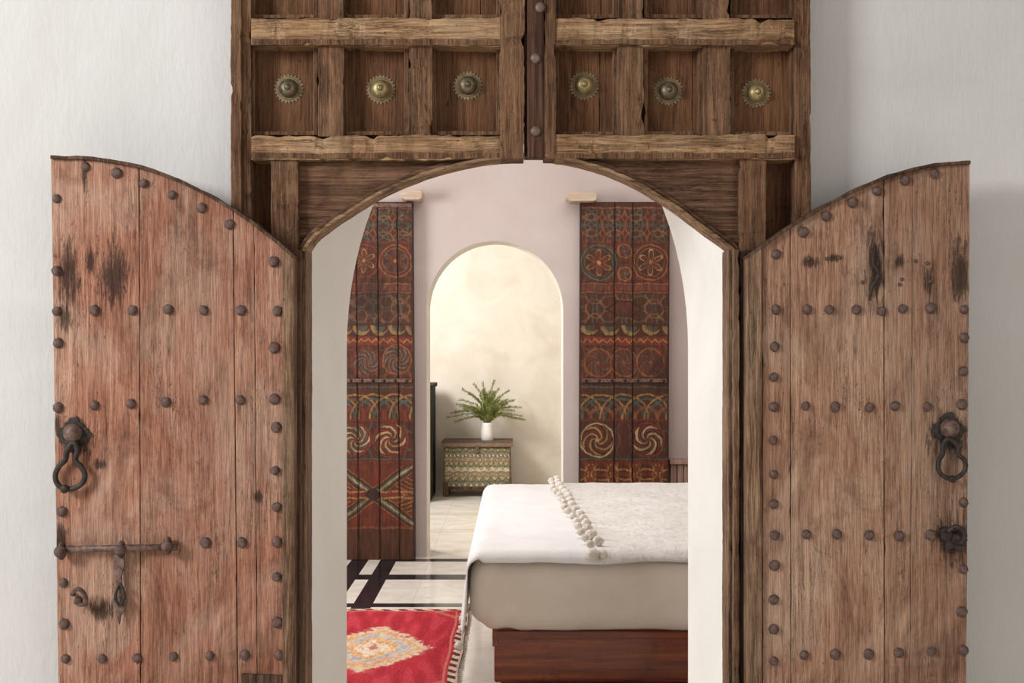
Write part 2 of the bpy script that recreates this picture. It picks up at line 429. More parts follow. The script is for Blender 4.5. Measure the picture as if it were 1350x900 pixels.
for (x, y) in ((706, 77), (706, 173), (712, 10), (706, -60)):
    bm = bmesh.new(); c = P(x, y, -.104); lathe(bm, [(.015, 0), (.0145, .004), (.010, .008), (.004, .0095)], c, 'Y', 16)
    mk('rivet', bm, M['rivet'], sur, True)
archL = [(400, 331), (412, 314), (432, 298), (462, 278), (500, 255), (540, 237), (585, 222), (635, 211), (690, 206)]
archR = [(718, 206), (765, 214), (812, 229), (858, 252), (898, 278), (935, 306), (958, 322), (970, 333)]
def sm(pts, n=5): return [(v.x, v.y) for v in catmull([(p[0], p[1], 0) for p in pts], n)]
aL, aR = sm(archL), sm(archR)
def ribbon(bm, pts, off0, off1, Yf, Yb):
    nrm = []
    for i in range(len(pts)):
        a = pts[max(0, i-1)]; b = pts[min(len(pts)-1, i+1)]
        d = Vector((b[0]-a[0], b[1]-a[1])).normalized(); nrm.append(Vector((d.y, -d.x)))
    w = [[], [], [], []]
    for p, q in zip(pts, nrm):
        A = (p[0]+q.x*off0, p[1]+q.y*off0); B = (p[0]+q.x*off1, p[1]+q.y*off1)
        j = noise.noise(Vector((p[0]*.06, p[1]*.06, off1)))*1.6
        a = P(A[0], A[1]+j*.4, Yf); b = P(B[0], B[1]+j, Yf)
        w[0].append(bm.verts.new(a)); w[1].append(bm.verts.new(b)); w[2].append(bm.verts.new((b.x, Yb, b.z))); w[3].append(bm.verts.new((a.x, Yb, a.z)))
    for i in range(len(pts)-1):
        for k in range(4): bm.faces.new((w[k][i], w[(k+1) % 4][i], w[(k+1) % 4][i+1], w[k][i+1]))
    bm.faces.new([w[k][0] for k in range(4)]); bm.faces.new([w[k][-1] for k in range(4)])
for pts, xo in ((aL, 392), (aR, 982)):
    bm = bmesh.new()
    if xo == 392: poly = [(392, 206)]+[(392, 331)]+pts+[(690, 204)]
    else: poly = [(716, 204)]+pts+[(982, 333), (982, 206)]
    prism(bm, poly, -.062, 0); mk('spandrel_board', bm, M['spanW'], sur, bevel=.003)
    bm = bmesh.new(); ribbon(bm, pts, -1, 3, -.10, .0); mk('arch_moulding', bm, M['archW'], sur, bevel=.001)
    bm = bmesh.new(); ribbon(bm, pts, 3, 8, -.078, -.0); mk('arch_moulding', bm, M['spanW'], sur, bevel=.002)
rail('spandrel_stile', M['frameV'], 357, 393, 203, 345, -.088, 0, jit=.003)
rail('spandrel_stile', M['frameV'], 975, 1010, 203, 345, -.088, 0, jit=.003)
for a, b in ((329, 359), (1008, 1050)):
    rail('side_recess', M['panelW'], a, b, 205, BOT, -.02, 0, jit=.0006)
for a, b, yf, yb, m in ((386, 396.5, -.12, -.0, 'rimW'), (397.5, 403.5, -.095, .0, 'jambW'), (960, 966, -.095, .0, 'jambW'), (967, 975, -.12, 0, 'jambW'), (976, 990, -.105, 0, 'rimW')):
    bm = bmesh.new(); rbox(bm, a, b, 329, BOT, yf, yb, .0013); mk('jamb', bm, M[m], sur, bevel=.002)
def boss(px, py, mat, r):
    c = P(px, py, -.029); bm = bmesh.new()
    lathe(bm, [(r*1.42, 0), (r*1.44, .001), (r*1.15, .002), (r*1.1, .004), (r*1.0, .004)], c, 'Y', 144, lambda k, rr: (1.05 if (k % 6) < 3 else .93) if rr > r*1.3 else 1)
    mk('boss_plate', bm, M['plate'], sur)
    bm = bmesh.new()
    lathe(bm, [(r*.98, .003), (r*.97, .006), (r*.9, .011), (r*.76, .017), (r*.56, .022), (r*.36, .024), (r*.32, .024), (r*.3, .027), (r*.2, .031), (r*.06, .033)], c, 'Y', 40)
    mk('brass_boss', bm, mat, sur, True)
for i, (x, y) in enumerate(((381, 117), (502, 118), (617, 113), (770, 113), (881, 120), (997, 123))):
    boss(x, y, M['brassd' if i in (0, 2, 4) else 'brass'], .0285)

# ------------------------------------------------------------------ studded leaves
YL = -.155
def stud_mesh():
    bm = bmesh.new(); r = .0142
    lathe(bm, [(r*1.02, 0), (r*1.0, .002), (r*.93, .0055), (r*.74, .009), (r*.45, .0112), (r*.1, .0118)], (0, 0, 0), 'Y', 16, lambda k, q: 1+.06*math.sin(k*2.4+1))
    bmesh.ops.recalc_face_normals(bm, faces=bm.faces)
    me = bpy.data.meshes.new('stud'); bm.to_mesh(me); bm.free(); me.materials.append(M['stud'])
    for p in me.polygons: p.use_smooth = True
    return me
STUD = stud_mesh()
def leaf(name, label, top, bounds, edges, stile, studs, spots, cols, nails=()):
    cx = (edges[0]+edges[1])/2
    base = P(cx, 450, YL); base.z = .03
    root = thing(name, base, label, 'door', kind='structure')
    tw = sm(top, 6); tx = [p[0] for p in tw]; ty = [p[1] for p in tw]
    if tx[0] > tx[-1]: tx = tx[::-1]; ty = ty[::-1]
    def topy(x): return float(np.interp(x, tx, ty))
    lp = []
    s = SC(YL)
    for (x, y) in studs: lp.append((P(x, y, YL)-base))
    sp = []
    for (x, y, rx, ry) in spots:
        c = P(x, y, YL)-base; sp.append((c.x, c.z, rx/s, ry/s))
    m = wood(name+'_wood', *cols[0], 'Z', cols[1], .75, .95, sp, bstr=.55, edge=(206, 174, 150), fine=1.5, streaks=.42, c2=.7, old=1.0, dist=.3, g2w=.52, knots=.75)
    bot = 1070
    bm = bmesh.new()
    for (a, b, ab, bb) in bounds:
        n = max(3, int((b-a)/8)); pts = []
        for i in range(n+1): x = a+(b-a)*i/n; pts.append((x, topy(x)))
        nn = 70; R = []; Lf = []
        for i in range(1, nn+1):
            t = i/nn; y0 = topy(b); j = noise.noise(Vector((b*.3, t*22, 1)))*.5+max(0, noise.noise(Vector((b*.7, t*40, 4)))-.35)*-4
            R.append((b+(bb-b)*t+j, y0+(bot-y0)*t))
            y1 = topy(a); j = noise.noise(Vector((a*.3+9, t*22, 1)))*.5+max(0, noise.noise(Vector((a*.7+3, t*40, 4)))-.35)*4
            Lf.append((a+(ab-a)*t+j, y1+(bot-y1)*t))
        prism(bm, pts+R+Lf[::-1], YL, YL+.04)
    mk('panel', bm, m, root, bevel=.002)
    bm = bmesh.new(); a, b = stile; n = 3
    prism(bm, [(a+(b-a)*i/n, topy(a+(b-a)*i/n)+1) for i in range(n+1)]+[(b, bot), (a, bot)], YL-.012, YL+.045)
    mk('hinge_stile', bm, M['jambW'], root, bevel=.004)
    bm = bmesh.new()
    ribbon(bm, sorted(tw), -3, 1.5, YL-.012, YL+.045); mk('top_rim', bm, M['rimW'], root, bevel=.0015)
    for c in lp:
        o = bpy.data.objects.new('stud', STUD); C.objects.link(o); o.parent = root
        o.location = c; k = random.uniform(.9, 1.12); o.scale = (k, random.uniform(.8, 1.15), k*random.uniform(.92, 1.06)); o.rotation_euler = (random.uniform(-.15, .15), random.uniform(0, 6), random.uniform(-.15, .15))
    for (x, y) in nails:
        o = bpy.data.objects.new('nail', STUD); C.objects.link(o); o.parent = root
        o.location = P(x, y, YL)-base; o.scale = (.38, .4, .38)
    return root, base
studsL = [(113,220),(154,228),(190,242),(227,257),(266,274),(303,296),(361,345),(75,262),(75,357),(75,410),(77,452),(77,537),(82,674),(84,768),(85,822),(87,868),
 (125,409),(175,409),(222,408),(269,409),(318,409),(366,410),(125,534),(173,532),(219,530),(268,527),(317,527),(362,526),
 (362,458),(364,563),(363,620),(365,668),(365,714),(365,760),(366,820),(368,863),(271,715),(319,715),(135,868),(181,867),(229,865),(277,864),(323,863)]
for y in (915, 965, 1015): studsL += [(88, y), (368, y)]
studsR = [(1232,229),(1193,238),(1156,252),(1124,267),(1089,285),(1059,306),(1023,335),(1023,408),(1021,457),(1020,497),(1020,536),(1019,580),(1020,625),(1020,664),(1021,705),(1021,745),(1020,790),(1020,829),(1020,871),
 (1064,408),(1093,408),(1129,408),(1162,410),(1190,407),(1227,406),(1271,408),(1062,535),(1101,536),(1146,537),(1180,535),(1222,536),(1268,533),
 (1063,704),(1103,704),(1146,705),(1185,706),(1227,705),(1060,863),(1101,862),(1145,862),(1185,860),(1228,858),(1270,857),(1271,445),(1270,489),(1270,662),(1270,750),(1268,806)]
for y in (915, 965, 1015): studsR += [(1020, y), (1268, y)]
topL = [(66,206),(108,207),(150,212),(190,221),(230,235),(265,251),(300,271),(330,291),(355,310),(375,327),(388,339)]
topR = [(1280,213),(1240,215),(1200,223),(1165,234),(1130,249),(1095,267),(1060,287),(1030,306),(1008,322),(985,339)]
DL, dLb = leaf('door_1', 'open arched wooden door on the left with sliding iron bolt and looped knocker', topL,
   [(67,182.5,79,185.7),(183.6,306.7,186.8,314.2),(307.8,334.5,315.3,340),(335.2,373,340.7,375)], (67,388), (372,387.5), studsL,
   [(90,362,13,42),(150,362,21,38),(100,580,24,24),(132,805,18,14),(112,228,4,26),(86,420,9,18),(130,612,8,7),(340,655,7,8),(120,345,9,18),(330,240,5,30),(80,710,9,22),(75,560,6,16)],
   (((106,67,51),(156,105,83),(184,136,112)), (198,160,137)))
DR, dRb = leaf('door_2', 'open arched wooden door on the right with rows of studs and keyhole loop knocker', topR,
   [(1005,1041.5,1006,1043),(1042.6,1164.7,1044,1166.2),(1165.8,1203.6,1167.3,1199),(1204.0,1279,1199.4,1273)], (985,1279), (985.5,1005), studsR,
   [(1153,355,14,54),(1265,356,13,44),(1258,712,24,30),(1250,575,26,26),(1068,345,12,8),(1100,340,10,5),(1225,372,7,20),(1185,345,6,10)],
   (((110,76,59),(158,118,95),(186,147,123)), (198,165,141)),
   [(1066,341),(1090,341),(1106,339),(1137,372),(1186,375),(1189,368),(1226,371),(1207,344),(1222,347)])
def knocker(root, cx, top, loop, r):
    bm = bmesh.new(); c = P(cx, top, YL)
    n = 56; w = []
    for k in range(n):
        a = 2*PI*k/n; rr = .041*(1+.14*math.cos(4*a)+.07*math.cos(14*a)+.05*math.sin(9*a+1))
        w.append((c.x+rr*math.cos(a), c.z+rr*math.sin(a)*1.08))
    f = [bm.verts.new((x, YL-.006, z)) for x, z in w]; b = [bm.verts.new((x, YL+.001, z)) for x, z in w]
    bm.faces.new(f); bm.faces.new(b[::-1])
    for k in range(n): bm.faces.new((f[k], f[(k+1) % n], b[(k+1) % n], b[k]))
    mk('knocker_plate', bm, M['iron'], root)
    bm = bmesh.new(); lathe(bm, [(.026, 0), (.026, .012), (.021, .022), (.012, .03), (.003, .032)], (c.x, YL-.004, c.z+.006), 'Y', 20); mk('knocker_boss', bm, M['iron2'], root, True)
    bm = bmesh.new(); pts = catmull([P(x, y, YL-.02) for x, y in loop], 5, True); tube(bm, pts, r, True, 10)
    mk('knocker_ring', bm, M['iron'], root, True)
    bm = bmesh.new(); q = max(loop, key=lambda p: p[1]); lathe(bm, [(r*1.5, 0), (r*1.6, .008), (r*.9, .013)], P(q[0], q[1], YL-.022), 'Y', 12); mk('knocker_striker', bm, M['iron'], root, True)
knocker(DL, 98, 573, [(97,583),(88,594),(86,606),(78,614),(73,626),(76,638),(86,644),(99,643),(109,636),(112,625),(106,614),(99,606),(102,594)], .0075)
knocker(DR, 1250, 567, [(1250,578),(1243,588),(1243,598),(1238,606),(1237,618),(1243,627),(1255,631),(1267,626),(1273,616),(1271,606),(1264,599),(1263,588)], .0065)
bm = bmesh.new(); tube(bm, [P(80,724,YL-.022), P(150,722.5,YL-.023), P(233,721,YL-.022)], .0095, seg=12)
mk('bolt', bm, M['iron2'], DL, True)
for (x, y, r) in ((86,724,.0205), (164,722,.019), (225,717,.019)):
    bm = bmesh.new(); c = P(x, y, YL); tube(bm, [Vector((c.x, YL-.022+math.sin(a)*.016-.002, c.z+math.cos(a)*.019)) for a in [2*PI*i/14 for i in range(14)]], .0065, True, 8)
    lathe(bm, [(r*.8, 0), (r*.8, .006), (r*.5, .014), (.002, .017)], (c.x, YL-.034, c.z), 'Y', 14)
    mk('bolt_keeper', bm, M['stud'], DL, True)
bm = bmesh.new(); prism(bm, [(149,731),(163,731),(164,745),(160,760),(161,778),(167,792),(163,806),(159,812),(157,824),(153,812),(151,802),(148,792),(153,778),(152,760)], YL-.022, YL-.014)
mk('bolt_hasp', bm, M['iron2'], DL, bevel=.002)
bm = bmesh.new(); tube(bm, catmull([P(158,770,YL-.025), P(152,785,YL-.034), P(158,798,YL-.03), P(164,785,YL-.034)], 4, True), .004, True, 6); mk('hasp_eye', bm, M['iron'], DL, True)
bm = bmesh.new(); tube(bm, catmull([P(97,783,YL), P(95,782,YL-.03), P(103,776,YL-.045), P(112,784,YL-.035), P(112,796,YL-.03), P(103,796,YL-.02)], 5), .006, False, 8)
sph(bm, P(103,792,YL-.02), .013, 2, (1, .8, 1), .3); mk('staple', bm, M['stud'], DL, True)
bm = bmesh.new(); prism(bm, [(1240,698),(1250,694),(1256,703),(1272,696),(1276,712),(1268,727),(1256,722),(1247,728),(1248,714),(1241,710)], YL-.016, YL+.001)
tube(bm, catmull([P(1250,700,YL-.02), P(1262,694,YL-.034), P(1272,704,YL-.04), P(1268,716,YL-.03)], 5), .007, False, 8)
sph(bm, P(1264,710,YL-.022), .017, 2, (1.1, .8, 1), .3); mk('lock', bm, M['iron'], DR, bevel=.001)
bm = bmesh.new(); tube(bm, catmull([P(1154,324,YL-.002), P(1151,345,YL-.010), P(1158,362,YL-.010), P(1150,378,YL-.008), P(1146,396,YL-.002)], 5), lambda t: .002+.004*math.sin(PI*t), False, 8); mk('iron_remnant', bm, M['iron'], DR, True)
bm = bmesh.new(); prism(bm, [(318,888),(372,890),(372,905),(318,905)], YL-.008, YL+.001); mk('repair_batten', bm, M['rimW'], DL, bevel=.002)

# ------------------------------------------------------------------ pattern painting
def new_col(n, c): return np.tile(np.array(lin(c)), (n, 1))
def put(col, mask, c, op=1.0): col[mask] = col[mask]*(1-op)+np.array(lin(c))*op
RED, TEAL, YEL, CRM, BLK, BRN, DRED, ORG = (132,58,44), (82,102,92), (176,140,86), (190,166,124), (36,29,26), (78,50,37), (98,50,38), (150,95,60)
def ring(X, Y, cx, cy, r, w): return np.abs(np.hypot(X-cx, Y-cy)-r) < w
def pinwheel(col, X, Y, cx, cy, r, a, b, rimc, n=8, tw=2.2, bg=None):
    d = np.hypot(X-cx, Y-cy); th = np.arctan2(Y-cy, X-cx)+tw*d/r
    ph = np.mod(th*n/(2*PI), 1)
    put(col, (d < r), bg or DRED); put(col, (d < r*.9) & (ph < .36), a, .9); put(col, (d < r*.9) & (ph > .5) & (ph < .74), b, .8)
    put(col, ring(X, Y, cx, cy, r, 1.1), rimc); put(col, d < r*.13, rimc)
def rosette(col, X, Y, cx, cy, r, a, rimc, n=6):
    d = np.hypot(X-cx, Y-cy); th = np.arctan2(Y-cy, X-cx)
    put(col, d < r, (74, 44, 34), .7); put(col, ring(X, Y, cx, cy, r, 1.2), rimc, .9); put(col, ring(X, Y, cx, cy, r*.8, .9), rimc, .6)
    pet = r*.74*np.abs(np.sin(th*n/2))
    put(col, (np.abs(d-pet) < 1.3) & (d < r*.76), a, .8); put(col, (d < pet-2.5) & (d > 3), RED, .6); put(col, d < 2.5, YEL)
def interlace(col, X, Y, x0, x1, y0, y1, step, r, c, w=.9, op=.7):
    m = (Y > y0) & (Y < y1)
    for q in range(-1, int((x1-x0)/step)+2):
        for yy in (y0, (y0+y1)/2, y1):
            put(col, ring(X, Y, x0+step*q, yy, r, w) & m, c, op)
def door_paint(X, Y, x0, x1, side):
    X = X+.6*np.sin(Y*.13+X*.05)+.3*np.sin(Y*.41+X*.31); Y = Y+.6*np.sin(X*.17+1)+.3*np.sin(X*.53+Y*.29)
    n = X.size; col = new_col(n, BRN)
    W = x1-x0; c1 = x0+W*.21; c2 = x0+W*.79; cm = (x0+x1)/2
    if side == 'L': c1, c2 = 481, 522
    R = 22 if side == 'R' else 19
    band = lambda a, b: (Y > a) & (Y < b)
    put(col, (np.sin(X*.11)+np.sin(Y*.07+X*.03) > .4), DRED, .6)
    interlace(col, X, Y, x0, x1, 276, 318, W/4, W/5.2, TEAL, .9, .7); interlace(col, X, Y, x0+W/8, x1, 276, 318, W/4, W/8, ORG, 1, .7)
    put(col, band(273, 275), ORG); put(col, band(318, 320), RED, .8)
    interlace(col, X, Y, x0, x1, 320, 372, W/4, W/5, (112, 60, 44), 1.2, .8)
    if side == 'R':
        rosette(col, X, Y, c1, 346, 23, YEL, TEAL); rosette(col, X, Y, c2, 346, 23, CRM, ORG)
        pinwheel(col, X, Y, cm, 331, 9, TEAL, RED, ORG, 4, 1); pinwheel(col, X, Y, cm, 361, 9, TEAL, RED, ORG, 4, 1)
    else:
        rosette(col, X, Y, c1-2, 344, 21, YEL, RED); rosette(col, X, Y, c2-1, 344, 21, TEAL, ORG)
    put(col, band(373, 375), ORG, .8); put(col, band(376, 383), RED, .8); put(col, band(376, 383) & (np.mod(X, 9) < 3), TEAL, .7); put(col, band(384.5, 386), ORG, .8)
    interlace(col, X, Y, x0, x1, 388, 426, W/3, 17, TEAL, 1.0, .7); interlace(col, X, Y, x0+W/6, x1, 388, 426, W/3, 12, ORG, 1, .7)
    hx = np.maximum(np.abs(X-cm)*.55+np.abs(Y-407)*.85, np.abs(Y-407)*1.3)
    if side == 'R': put(col, hx < 14, BLK); put(col, (hx < 12), (98, 56, 42))
    put(col, band(426, 443), (70, 42, 32), .7)
    for q in range(-1, 6):
        c = x0+W*(q+.5)/4.4
        d1 = np.hypot(X-c, Y-430); d2 = np.hypot(X-c-3, Y-427)
        put(col, (d1 < 12) & (d2 > 10.2) & (Y > 429), YEL, .7); put(col, (d1 < 8) & (Y > 430), TEAL, .6)
    zz = 449+2.5*np.abs(np.mod(X, 10)-5)/2.5-2.5
    put(col, band(444, 455), RED, .9); put(col, np.abs(Y-zz) < 1.0, YEL, .8)
    interlace(col, X, Y, x0, x1, 456, 500, W/5, W/6, (120, 74, 54), 1, .7)
    if side == 'R':
        for c in (c1, cm, c2): pinwheel(col, X, Y, c, 478, 18, (118, 60, 46), TEAL, ORG, 6, 1.4)
    else:
        pinwheel(col, X, Y, c1, 478, 19, (92, 124, 112), RED, RED, 8); pinwheel(col, X, Y, c2, 474, 19, (92, 124, 112), RED, ORG, 8)
    put(col, band(509, 511), TEAL, .8)
    for q in range(-1, 8):
        c = x0+W*q/4
        put(col, ring(X, Y, c, 552, 32, 1.2) & band(512, 552), YEL, .8); put(col, ring(X, Y, c, 552, 26, 1.6) & band(512, 552), TEAL, .8); put(col, ring(X, Y, c, 552, 15, 2.4) & band(512, 552), RED if side == 'L' else ORG, .7)
    put(col, band(552, 555), RED, .8)
    interlace(col, X, Y, x0, x1, 556, 604, W/3, 14, TEAL, 1, .5)
    if side == 'R':
        pinwheel(col, X, Y, 789, 580, R, YEL, RED, CRM, 5, 2.8, (64, 44, 38)); pinwheel(col, X, Y, 855, 580, R, CRM, RED, RED, 5, -2.8, (64, 44, 38))
    else:
        pinwheel(col, X, Y, 513, 579, 23, CRM, RED, RED, 6, 2.6); pinwheel(col, X, Y, 466, 579, 21, CRM, TEAL, RED, 6, 2.6)
    put(col, band(604, 606), TEAL, .8); put(col, band(607, 611), RED, .8)
    if side == 'R':
        put(col, band(611, 640), DRED); interlace(col, X, Y, x0, x1, 611, 640, W/4, W/5.5, YEL, 1.1, .8); interlace(col, X, Y, x0, x1, 611, 640, W/4, W/8, RED, 1.5, .7)
    else:
        u = X-490; v = (Y-652)*1.35
        put(col, band(612, 695), (116, 56, 42))
        d = np.abs(np.abs(u)-np.abs(v)); m = band(614, 693)
        put(col, m & (d < 13), ORG); put(col, m & (d < 10), (66, 46, 40)); put(col, m & (d < 6) & (d > 3), TEAL, .8); put(col, m & (d < 2.4), CRM, .8)
        put(col, m & (np.abs(v) < 7), YEL, .9); put(col, m & (np.abs(v) < 4), RED); put(col, (np.hypot(u, v) < 10), (60, 44, 38))
        put(col, m & (np.abs(u) > 30) & (np.abs(v) < 34) & (np.mod(u*.6+np.abs(v), 8) < 2.5) & (d > 13), YEL, .7)
    put(col, band(694, 697), ORG, .7); put(col, Y > 698, (90, 58, 42))
    if side == 'R':
        put(col, band(640, 700), (94, 56, 42))
    sx, sy = (490, 388) if side == 'L' else (879, 495)
    dd = np.hypot((X-sx)/20, (Y-sy)/26)+.25*np.sin(X*.5+Y*.3); f = np.clip(1.3-dd, 0, .6)[:, None]; col[:] = col*(1-f)+np.array(lin((28, 22, 20)))*f
    for g in ((811, 835) if side == 'R' else (470, 498, 524)): put(col, np.abs(X-g-((Y-500)*.004)) < .7, (20, 14, 12))
    put(col, (X < x0+2) | (X > x1-2), (56, 38, 29))
    return col
def paint_grid(xs, ys, posf, colf, name, mat, parent, back=None):
    nx, ny = len(xs), len(ys); XX, YY = np.meshgrid(xs, ys); Xf, Yf = XX.ravel(), YY.ravel()
    verts = [posf(a, b) for a, b in zip(Xf, Yf)]
    faces = [(j*nx+i, j*nx+i+1, (j+1)*nx+i+1, (j+1)*nx+i) for j in range(ny-1) for i in range(nx-1)]
    col = colf(Xf, Yf)
    if back:
        rim = [i for i in range(nx)]+[(j+1)*nx-1 for j in range(1, ny)]+[(ny-1)*nx+i for i in range(nx-2, -1, -1)]+[j*nx for j in range(ny-2, 0, -1)]
        bi = {}
        for r in rim: bi[r] = len(verts); verts.append(back(verts[r]))
        for a, b in zip(rim, rim[1:]+rim[:1]): faces.append((a, b, bi[b], bi[a]))
        faces.append([bi[r] for r in rim])
        col = np.vstack([col, np.tile(np.array(lin((70, 46, 36))), (len(rim), 1))])
    o = mk(name, ([tuple(v) for v in verts], faces), mat, parent)
    me = o.data; at = me.color_attributes.new('paint', 'FLOAT_COLOR', 'POINT')
    buf = np.ones((len(verts), 4), dtype=np.float32); buf[:, :3] = col; at.data.foreach_set('color', buf.ravel())
    bm = bmesh.new(); bm.from_mesh(me); bmesh.ops.recalc_face_normals(bm, faces=bm.faces); bm.to_mesh(me); bm.free()
    return o
YD = 3.70
for side, x0, x1, nm, lb in (('L', 440, 544, 'door_3', 'painted wooden door left of the inner arch with teal pinwheels and a crossed panel'), ('R', 765, 883, 'door_4', 'painted wooden door right of the inner arch with roundels and yellow pinwheels')):
    b = P((x0+x1)/2, 450, YD); b.z = .0
    root = thing(nm, b, lb, 'door', kind='structure')
    y0, y1 = 266, 737.5
    xs = np.linspace(x0, x1, int((x1-x0)/.6)); ys = np.linspace(y0, y1, int((y1-y0)/.6))
    def posf(a, c, side=side):
        lean = (c-266)/470*(3 if side == 'L' else -2)
        p = P(a+lean, c, YD)
        dx = min(abs(a-g) for g in ((811, 835) if side == 'R' else (470, 498, 524)))
        if dx < 1: p.y += .006
        return p
    paint_grid(xs, ys, posf, lambda X, Y, s=side, a=x0, c=x1: door_paint(X, Y, a, c, s), 'panel', M['painted'], root, back=lambda v: Vector((v.x, YD+.07, v.z)))
    for yy in (499, 717 if side == 'R' else 268):
        bm = bmesh.new(); rbox(bm, x0+2, x1-(1 if side == 'L' else 4), yy, yy+5, YD-.012, YD+.002, .0008); mk('iron_band', bm, M['iron2'], root, bevel=.002)
    for q in range(7):
        bm = bmesh.new(); sph(bm, P(x0+8+(x1-x0-16)*q/6, 501.5, YD-.012), .011, 1, (1, .7, 1)); mk('nail', bm, M['iron'], root, True)
# ------------------------------------------------------------------ rug
YR0, YR1, XR0, XR1 = .62, 2.36, -1.15, -.235
rug = thing('rug', ((XR0+XR1)/2, (YR0+YR1)/2, 0), 'red wool rug with cream and orange medallion on the marble floor beside the bed', 'rug')
def rugcol(X, Y):
    n = X.size; c = new_col(n, (180, 42, 54))
    nz = np.array([noise.noise(Vector((a*22, b*5, 0))) for a, b in zip(X, Y)])
    nw = np.array([noise.noise(Vector((a*24, b*18, 7))) for a, b in zip(X, Y)])
    nw2 = np.array([noise.noise(Vector((a*90, b*60, 3))) for a, b in zip(X, Y)])
    put(c, nz > .15, (200, 68, 78), .6); put(c, nz < -.2, (158, 30, 44), .7)
    u = np.abs(X+.63); v = np.abs(Y-1.63)
    d = (u/.25)**1.2+(v/.37)**1.2+.18*nw+.08*nw2
    d2 = d+.05*(np.mod((u-v*.7)*22, 1) < .5)
    put(c, d2 < 1.07, (196, 110, 96), .7); put(c, d2 < .98, (224, 212, 186), .85); put(c, d < .82, (216, 168, 104), .85); put(c, (d < .8) & (nw2 > .05), (226, 198, 150), .8)
    put(c, d2 < .66, (196, 200, 202), .85); put(c, (d2 < .62) & (nw > .02), (160, 172, 182), .7); put(c, d < .46, (226, 194, 130), .9); put(c, (d < .42) & (nw2 > .1), (204, 128, 84), .7)
    put(c, d < .26, (230, 216, 192), .9); put(c, d < .1, (180, 100, 80), .8)
    for sx, sy in ((-.38, .62), (-.38, -.62), (.3, .62), (.3, -.62)):
        dd = np.abs(X+.60-sx)/.1+np.abs(Y-1.66-sy)/.12+.1*nw; put(c, dd < 1, (214, 150, 120), .5); put(c, dd < .6, (180, 42, 54))
    e = np.minimum(np.minimum(X-XR0, XR1-X), np.minimum(Y-YR0, YR1-Y))
    put(c, (e < .04) & (np.mod(X*12+Y*12, 1) < .5), (72, 44, 50)); put(c, (e < .04) & (np.mod(X*12+Y*12, 1) >= .5), (222, 206, 180)); put(c, (e < .010), (206, 190, 166)); put(c, (e > .05) & (e < .062), (216, 140, 120), .7)
    return c
def rugpos(a, b):
    return Vector((a+.003*math.sin(b*13), b, .014+.003*noise.noise(Vector((a*9, b*9, 3)))+.002*noise.noise(Vector((a*80, b*60, 3)))))
paint_grid(np.linspace(XR0, XR1, 260), np.linspace(YR0, YR1, 380), rugpos, rugcol, 'pile', M['rugp'], rug, back=lambda v: Vector((v.x, v.y, .001)))
bm = bmesh.new()
for i in range(90):
    y = YR0+(YR1-YR0)*i/89
    if random.random() < .9: tube(bm, [(XR1-.006, y, .008), (XR1+.012+random.random()*.008, y+random.uniform(-.006, .006), .004)], .003, seg=4)
for i in range(70):
    x = XR0+(XR1-XR0)*i/69; tube(bm, [(x, YR1-.004, .008), (x+random.uniform(-.01, .01), YR1+.03, .004)], .003, seg=4)
tag(mk('fringe', bm, M['pom'], rug), kind='stuff')

# ------------------------------------------------------------------ bed
BX0, BX1, BY0, BY1, BZ0, BZ1 = -.172, 1.95, .953, 3.0, .25, .545
bed = thing('bed', ((BX0+BX1)/2, (BY0+BY1)/2, 0), 'low bed with cream mattress on a polished dark red wood base', 'bed')
bm = bmesh.new(); box(bm, -.085, 1.9, 1.0, 2.95, 0.05, .265)
mk('bed_base', bm, M['bedW'], bed, bevel=.008)
bm = bmesh.new(); box(bm, -.06, 1.88, 1.03, 2.92, 0.0, .06); mk('plinth', bm, M['darkW'], bed)
bm = bmesh.new(); box(bm, -.092, -.07, .99, 2.96, .19, .255); box(bm, -.092, 1.91, .985, 1.0, .222, .25); mk('base_moulding', bm, M['bedW'], bed, bevel=.004)
def rounded(x0, x1, y0, y1, z0, z1, r, wr):
    bm = bmesh.new(); bmesh.ops.create_cube(bm, size=2)
    bmesh.ops.subdivide_edges(bm, edges=bm.edges, cuts=56, use_grid_fill=True)
    hx, hy, hz = (x1-x0)/2, (y1-y0)/2, (z1-z0)/2; c = Vector(((x0+x1)/2, (y0+y1)/2, (z0+z1)/2))
    for v in bm.verts:
        f = lambda t: math.copysign(abs(t)**.6, t)
        p = Vector((f(v.co.x)*hx, f(v.co.y)*hy, f(v.co.z)*hz))
        q = Vector((max(-hx+r, min(hx-r, p.x)), max(-hy+r, min(hy-r, p.y)), max(-hz+r, min(hz-r, p.z))))
        d = p-q
        if d.length > 1e-6: p = q+d.normalized()*r
        w = noise.noise(Vector((p.x*2.2+p.z*3, p.y*2.4, p.z*2.0)))*wr + noise.noise(Vector((p.x*7-p.z*9, p.y*7, p.z*3+p.x*5)))*wr*.4
        cr = max(0, 1-abs(p.x+hx)/.35)
        w += cr*.005*math.sin((p.x+hx)*60-(p.z)*18)
        w += .003*(1-(p.z/hz)**2)
        if d.length > 1e-6: p += d.normalized()*w
        if p.z < 0: p.z -= .010*math.sin((p.x+hx)*2.6)*(abs(p.z)/hz)
        v.co = c+p
    return bm
bm = rounded(BX0, BX1, BY0, BY1, BZ0, BZ1, .09, .012)
mk('mattress', bm, M['sheet'], bed, True)
